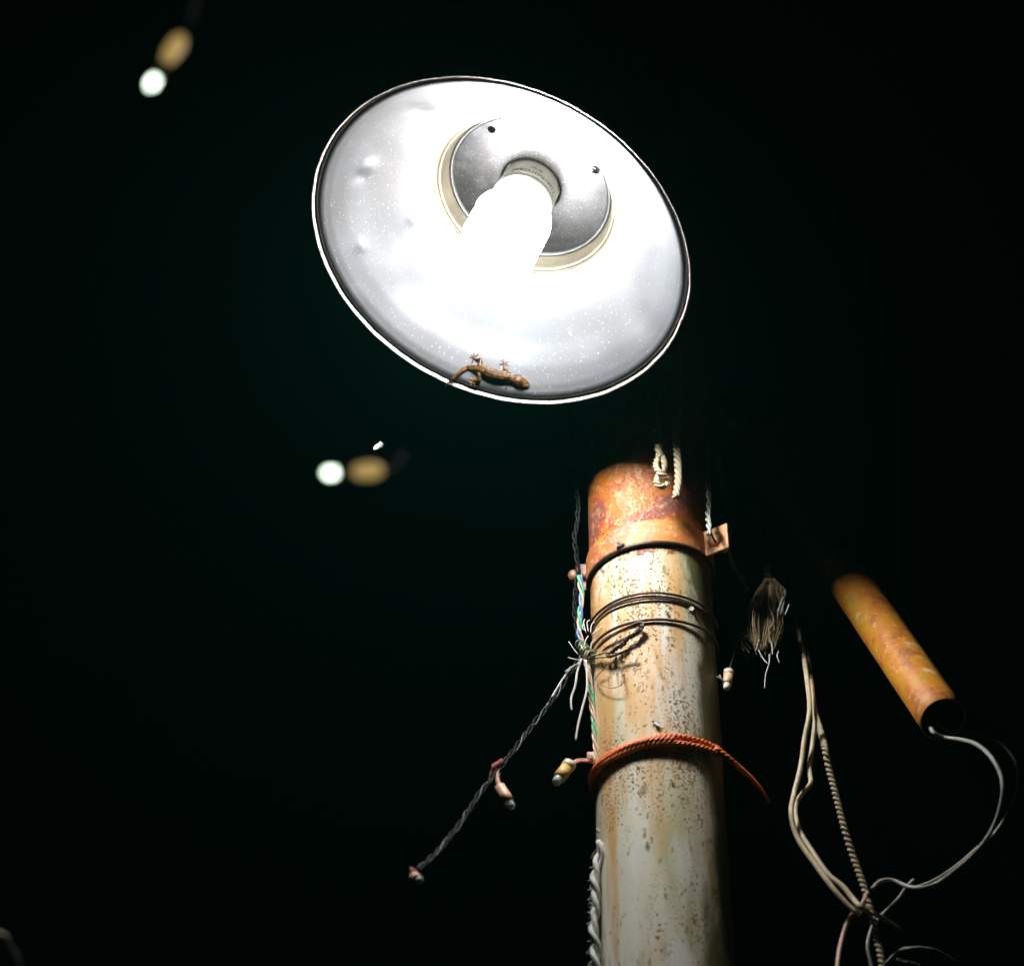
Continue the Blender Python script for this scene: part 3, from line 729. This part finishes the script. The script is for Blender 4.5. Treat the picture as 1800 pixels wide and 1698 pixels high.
for pts in ([(1022, 1158), (1015, 1180), (1011, 1205), (1004, 1228), (1005, 1248)], [(1030, 1160), (1032, 1190), (1031, 1215), (1022, 1250), (1016, 1275), (1012, 1300)], [(1004, 1172), (985, 1200), (972, 1222), (958, 1246)]):
    g = Geo(); pp = spline([at(x, y, YS - .010) for x, y in pts], 8); g.tube(pp, [.0009] * (len(pp) - 6) + [.0008, .0008, .0008, .0007, .0007, .0009], 7); g.build('loose_end', M['white'], tw)
g = Geo(); g.tube(spline([on_pole(1040, 1153, .004), on_pole(1062, 1147, .005), on_pole(1082, 1147, .005), on_pole(1094, 1150, .004)], 6), [.0009] * 19, 7)
g.tube(spline([on_pole(1034, 1156, .004), on_pole(1060, 1155, .005), on_pole(1082, 1152, .005)], 6), .0008, 7); g.build('grass_blade', M['olive'], tw)
# dry tendrils
td = thing('dry_tendril', on_pole(1080, 1190), 'thin dry curling tendril stuck to the pole below the twisted wire', 'tendril')
g = Geo(); g.tube(spline([on_pole(x, y, l) for x, y, l in ((1065, 1150, .004), (1068, 1162, .006), (1062, 1175, .005), (1052, 1185, .003), (1046, 1195, .002))], 6), .00042, 5)
g.tube(spline([on_pole(x, y, l) for x, y, l in ((1080, 1152, .004), (1090, 1165, .006), (1093, 1180, .007), (1098, 1192, .007), (1091, 1204, .006), (1075, 1209, .005), (1058, 1204, .004), (1048, 1195, .002))], 8), .00040, 5)
for i in range(10):
    a = rnd.uniform(0, 6.28); c0 = on_pole(1090 + rnd.uniform(-4, 4), 1172 + rnd.uniform(-8, 6), .006); g.tube([c0, c0 + Vector((math.cos(a), -.3, math.sin(a))) * .0022], .0003, 4)
g.build('stem', M['straw'], td)

# ------------------------------------------------------------------ white frayed rope at lower left of the pole
fr = thing('frayed_rope', at(1045, 1600, 1.70), 'white frayed twisted rope hanging along the lower left edge of the pole', 'rope')
g = Geo(); A = [at(x, y, 1.70) for x, y in ((1055, 1480), (1054, 1500), (1049, 1525), (1047, 1560), (1046, 1600), (1045, 1640), (1047, 1680), (1046, 1730), (1046, 1800))]
for s in strands(A, 2, .0022, .034, .8): g.tube(s, .0021, 8)
g.build('rope_strands', M['white'], fr)
g = Geo(); c = resample(spline(A, 10), .0012)
for i in range(520):
    p = rnd.choice(c[: int(len(c) * .9)]); t = rnd.random(); low = max(0, (p - A[0]).length / .12)
    if rnd.random() > .25 + low * .5: continue
    d = Vector((rnd.uniform(-1, .5), rnd.uniform(-.6, .6), rnd.uniform(-1.2, .5))).normalized()
    L_ = rnd.uniform(.002, .0055); q = p + Vector((rnd.uniform(-.003, .002), rnd.uniform(-.003, .003), 0))
    g.tube([q, q + d * L_ * .5 + Vector((0, 0, -.0005)), q + d * L_ + Vector((rnd.uniform(-.001, .001), 0, -.0012))], .00016, 3, False)
tag(g.build('fuzz', M['white'], fr), kind='stuff')
g = Geo(); c0 = at(1053, 1459, 1.70)
for i in range(12):
    d = Vector((rnd.uniform(-1, .3), rnd.uniform(-.4, .4), rnd.uniform(-.8, .8))).normalized(); g.tube([c0 + d * .0004, c0 + d * .0022], .0005, 5)
g.build('fibre_tuft', M['white'], fr)
# frayed straw coloured tuft
tf = thing('frayed_rope_tuft', at(1347, 1080, 1.74), 'straw coloured frayed rope tuft hanging in the dark right of the clamp', 'rope')
g = Geo(); rope_geo(g, [at(1342, 900, 1.78), at(1345, 960, 1.77), at(1349, 1010, 1.75), at(1350, 1040, 1.74)], .0035, 3, .03); g.build('rope_core', M['dimrope'], tf)
g = Geo()
def fib(g, x0, y0, x1, y1, n, sp, r, yy=1.74):
    for i in range(n):
        u = rnd.gauss(0, 1); v = rnd.gauss(0, .6)
        a = (x0 + u * sp * .5, y0 + rnd.uniform(-6, 6)); b = (x1 + u * sp, y1 + rnd.uniform(-22, 14)); m_ = ((a[0] + b[0]) / 2 + u * sp * .8 + rnd.uniform(-2, 2), (a[1] + b[1]) / 2)
        g.tube(spline([at(*a, yy + v * .004), at(*m_, yy + v * .010), at(*b, yy + v * .012)], 4), r, 4, False)
fib(g, 1352, 1022, 1344, 1130, 110, 9, .00035); fib(g, 1350, 1060, 1338, 1125, 90, 6, .00045); fib(g, 1358, 1065, 1357, 1125, 80, 6, .00040)
fib(g, 1352, 1020, 1350, 1080, 60, 12, .0004); fib(g, 1352, 1100, 1346, 1145, 30, 12, .0003)
tag(g.build('fibres', M['straw'], tf), kind='stuff')
g = Geo()
for pts in ([(1352, 1150), (1352, 1165), (1346, 1185), (1344, 1210)], [(1353, 1120), (1357, 1135), (1358, 1150)], [(1334, 1125), (1328, 1143)], [(1350, 1030), (1351, 1060), (1352, 1068)], [(1352, 1068), (1360, 1090), (1352, 1105)],
            [(1333, 1142), (1342, 1158), (1349, 1166)], [(1369, 1144), (1366, 1152), (1370, 1165)], [(1372, 1060), (1366, 1085)], [(1378, 1058), (1372, 1080)], [(1387, 1062), (1380, 1080)], [(1376, 1050), (1370, 1065), (1366, 1075)]):
    g.tube(spline([at(x, y, 1.725) for x, y in pts], 6), .0005, 5)
g.build('pale_threads', M['white'], tf)

# ------------------------------------------------------------------ rusty pipe on the right and its cables
PA = at(1462, 975, 1.80); PB = at(1658, 1264, 1.66); d = (PB - PA).normalized(); far = PA - d * .35
pr = 39.5 / FPX * 2.08
pp = thing('rusty_pipe', PB, 'short orange rusted pipe with an open lower end on the right', 'pipe')
q = d.to_track_quat('Z', 'Y').to_matrix().to_4x4(); T = Matrix.Translation(PB) @ q; L_ = (PB - far).length
g = Geo(); g.lathe([(pr, -L_)] + [(pr * (1 + .006 * math.sin(i * 1.3)), -L_ + L_ * i / 40) for i in range(1, 40)] + [(pr, -.0004), (pr * .97, 0), (pr * .945, -.0002), (pr * .94, -.001)], 64, T)
g.build('tube_wall', M['pipe'], pp)
g = Geo(); g.lathe([(pr * .94, -.0010), (pr * .93, -.004), (pr * .93, -.07), (0.0002, -.075)], 48, T); g.build('inner_shade_lining', M['black'], pp)  # inner wall coloured black in place of the shade inside
def cable(name, pts, r, mat, label, group='loose cables on the right'):
    P_ = [at(x, y, z) for x, y, z in pts]; g = Geo(); g.tube(spline(P_, 12), r, 10); c = P_[0]; me = g.mesh(name)
    for v in me.vertices: v.co -= c
    o = link(name, me, mat); o.location = c; return tag(o, label, 'cable', group)
cable('pipe_cable', [(1615, 1240, 1.69), (1634, 1276, 1.663), (1642, 1288, 1.655), (1660, 1296, 1.66), (1690, 1300, 1.65), (1716, 1308, 1.63), (1740, 1328, 1.615), (1757, 1356, 1.61), (1763, 1385, 1.61), (1758, 1420, 1.62), (1742, 1462, 1.635), (1712, 1500, 1.65), (1680, 1528, 1.665), (1648, 1551, 1.68), (1620, 1560, 1.68), (1596, 1558, 1.685), (1575, 1549, 1.69), (1560, 1546, 1.69), (1545, 1550, 1.685), (1533, 1562, 1.68)], .0017, M['greycable'],
      'grey cable looping widely out of the open end of the rusty pipe')
cable('thin_pipe_cable', [(1622, 1232, 1.70), (1645, 1269, 1.675), (1668, 1285, 1.68), (1700, 1286, 1.71), (1735, 1294, 1.72), (1765, 1312, 1.72), (1786, 1345, 1.70), (1788, 1385, 1.70), (1770, 1430, 1.70), (1745, 1468, 1.70), (1715, 1492, 1.73), (1680, 1522, 1.72), (1640, 1548, 1.71), (1600, 1562, 1.71)], .0013, M['greycable'],
      'dim thinner cable in the outer loop below the rusty pipe')
cable('cream_cable', [(1380, 980, 1.98), (1395, 1060, 1.88), (1406, 1120, 1.80), (1412, 1150, 1.76), (1420, 1205, 1.71), (1423, 1250, 1.69), (1414, 1300, 1.69), (1408, 1345, 1.69), (1396, 1395, 1.685), (1391, 1430, 1.68), (1402, 1472, 1.68), (1430, 1515, 1.675), (1465, 1562, 1.67), (1492, 1592, 1.67), (1512, 1606, 1.67)], .0021, M['cream'],
      'left of two long cream cables bowing out to the left')
cable('kinked_cable', [(1398, 1010, 1.98), (1414, 1120, 1.88), (1424, 1180, 1.78), (1430, 1230, 1.72), (1433, 1262, 1.70), (1428, 1310, 1.70), (1423, 1350, 1.695), (1425, 1376, 1.69), (1412, 1392, 1.695), (1400, 1412, 1.70), (1399, 1436, 1.695), (1408, 1465, 1.685), (1425, 1492, 1.68), (1455, 1535, 1.672), (1482, 1558, 1.668), (1500, 1580, 1.665), (1516, 1596, 1.66), (1542, 1608, 1.69), (1580, 1632, 1.76)], .0020, M['cream'],
      'sharply kinked cream cable beside the left bowing one')
cable('peach_cable', [(1526, 1568, 1.67), (1516, 1588, 1.672), (1502, 1602, 1.675), (1490, 1620, 1.68), (1480, 1650, 1.68), (1474, 1680, 1.675), (1471, 1720, 1.67), (1470, 1800, 1.66)], .0018, M['peach'],
      'pinkish cable dropping to the bottom edge left of the twisted rope')
cable('crossing_cable', [(1606, 1546, 1.70), (1594, 1558, 1.70), (1580, 1578, 1.705), (1560, 1598, 1.71), (1546, 1612, 1.71), (1532, 1632, 1.71), (1525, 1662, 1.71), (1530, 1690, 1.71), (1540, 1740, 1.71)], .0014, M['greycable'],
      'dim grey cable crossing behind the twisted rope near the bottom')
cable('arched_cable', [(1545, 1710, 1.72), (1560, 1690, 1.70), (1580, 1671, 1.69), (1600, 1666, 1.68), (1625, 1666, 1.69), (1650, 1672, 1.72), (1680, 1690, 1.76)], .0012, M['greycable'],
      'short dim cable arching at the bottom right of the twisted rope')
cable('cable_stub', [(1578, 1686, 1.70), (1590, 1690, 1.69), (1605, 1693, 1.695), (1625, 1702, 1.72)], .0012, M['greycable'],
      'stub of dim cable at the bottom edge under the arched one')
hang('twisted_rope', [at(x, y, z) for x, y, z in ((1396, 1080, 1.95), (1418, 1180, 1.84), (1430, 1245, 1.76), (1442, 1285, 1.72), (1450, 1315, 1.69), (1457, 1350, 1.69), (1470, 1400, 1.685), (1483, 1450, 1.68), (1500, 1505, 1.68), (1518, 1555, 1.675), (1532, 1605, 1.67), (1542, 1650, 1.67), (1552, 1700, 1.665), (1565, 1780, 1.66))], .0030, M['rope'],
     'long tightly twisted pale rope slanting down to the bottom edge on the right', 'rope', None, 2, .0100)

# ------------------------------------------------------------------ insects and bits
def bug(name, p, nrm, d, ln, mat, label, wings=None, grp='small insects in the light', fat=.26):
    d = d.normalized(); s = d.cross(nrm).normalized(); g = Geo()
    B_ = Matrix(((d.x, s.x, nrm.x), (d.y, s.y, nrm.y), (d.z, s.z, nrm.z)))
    g.ball(B_ @ Vector((0, 0, ln * .18)), ln * .5, 7, B_ @ Matrix.Diagonal((1, fat, fat)))
    g.ball(B_ @ Vector((ln * .5, 0, ln * .2)), ln * .13, 6)
    t = thing(name, p, label, 'insect', grp)
    me = g.mesh('body'); o = link('body', me, mat); o.parent = t
    g = Geo()
    for sx in (-1, 1):
        for k in (-.2, .05, .3):
            a = B_ @ Vector((ln * k, 0, ln * .15)); b = B_ @ Vector((ln * (k + .05), sx * ln * .25, ln * .25)); c = B_ @ Vector((ln * (k + .1), sx * ln * .42, 0)); g.tube([a, b, c], ln * .025, 4)
    o = link('leg_set', g.mesh('leg_set'), mat); o.parent = t
    if wings:
        for sx in (-1, 1):
            g = Geo(); pts = [(.25, .02), (.1, .3), (-.35, .42), (-.75, .3), (-.7, .08), (-.2, .0)]
            V = [B_ @ Vector((ln * x, sx * ln * y, ln * (.3 + .25 * y))) for x, y in pts]; V2 = [v + B_ @ Vector((0, 0, ln * .03)) for v in V]
            k = len(V); g.add(V + V2, [list(range(k)), list(range(k, 2 * k))] + [[i, (i + 1) % k, k + (i + 1) % k, k + i] for i in range(k)])
            o = link('wing', g.mesh('wing'), wings, smooth=False); o.parent = t
    return t
def polebug(x, y, a, ln, mat, label, wings=None, fat=.26):
    p = on_pole(x, y, .0003); nn = Vector((p.x - POLE_X, p.y - POLE_Y, 0)).normalized()
    d = on_pole(x + math.cos(a), y - math.sin(a)) - on_pole(x, y); return bug('small_insect', p, nn, d, ln, mat, label, wings, fat=fat)
polebug(1153, 1271, 2.7, .0055, M['bug'], 'winged insect on the pole just above the orange cord', M['wing'])
polebug(1181, 1376, 1.8, .0050, M['leaf'], 'slim greenish insect on the pole below the orange cord')
polebug(1138, 1486, 1.57, .0050, M['bug'], 'thin dark upright insect low on the pale part of the pole', None, .13)
polebug(1172, 1079, 1.9, .0045, M['bug'], 'dark insect on the pole between the two wire hoops')
polebug(1181, 1096, 2.6, .0040, M['wing'], 'pale insect sitting on the lower wire hoop')
h, nn = surf(1003, 586); v = surf(1008, 596)[0] - h
bug('small_insect', h + nn * .0002, nn, v, .0042, M['leaf'], 'tiny green insect on the white inside of the lamp shade')
h, nn = surf(1093, 268)
h2, n2 = surf(1096, 272)
bug('small_insect', h + nn * .0002, nn, h2 - h, .0014, M['bug'], 'tiny dark fly speck near the upper right of the shade')
g = Geo(); p = on_pole(1215, 1071, .0006)
g.ball(Vector((0, 0, 0)), .0026, 8, Matrix(((1, 0, 0), (0, .6, 0), (0, 0, 1.1)))); 
for i in range(14):
    a = rnd.uniform(0, 6.28); g.ball(Vector((math.cos(a) * .0019, -.001, math.sin(a) * .0021)), .0007, 4)
o = link('lichen_lump', g.mesh('lichen_lump'), M['lichen']); o.location = p; tag(o, 'round pale lumpy growth on the right of the pole between the wire hoops', 'growth')
# pale fluttering insect near the blurred bulb
A = at(667, 786, 1.62)
t = bug('pale_moth', A, (Vector((-.5, -.8, .3))).normalized(), Vector((.35, 0, 1)), .0072, M['wing'], 'small white moth in the dark above the blurred level bulb', M['wing'], None)

# ------------------------------------------------------------------ teal mist added to imitate lens glare round the lamp
HZ = .0066
g = Geo(); g.box(Matrix.Translation((0, 0, 1.6)), 61, 61, 5.3)
hz = g.build('glare_haze', bpy.data.materials.new('added_glare_mist'), smooth=False); hz['kind'] = 'stuff'
m = hz.data.materials[0]; m.use_nodes = True; N = m.node_tree.nodes; N.remove(N['Principled BSDF'])
pv = N.new('ShaderNodeVolumePrincipled'); pv.inputs['Color'].default_value = (.12, .9, .70, 1); pv.inputs['Density'].default_value = HZ
m.node_tree.links.new(pv.outputs[0], N['Material Output'].inputs['Volume'])
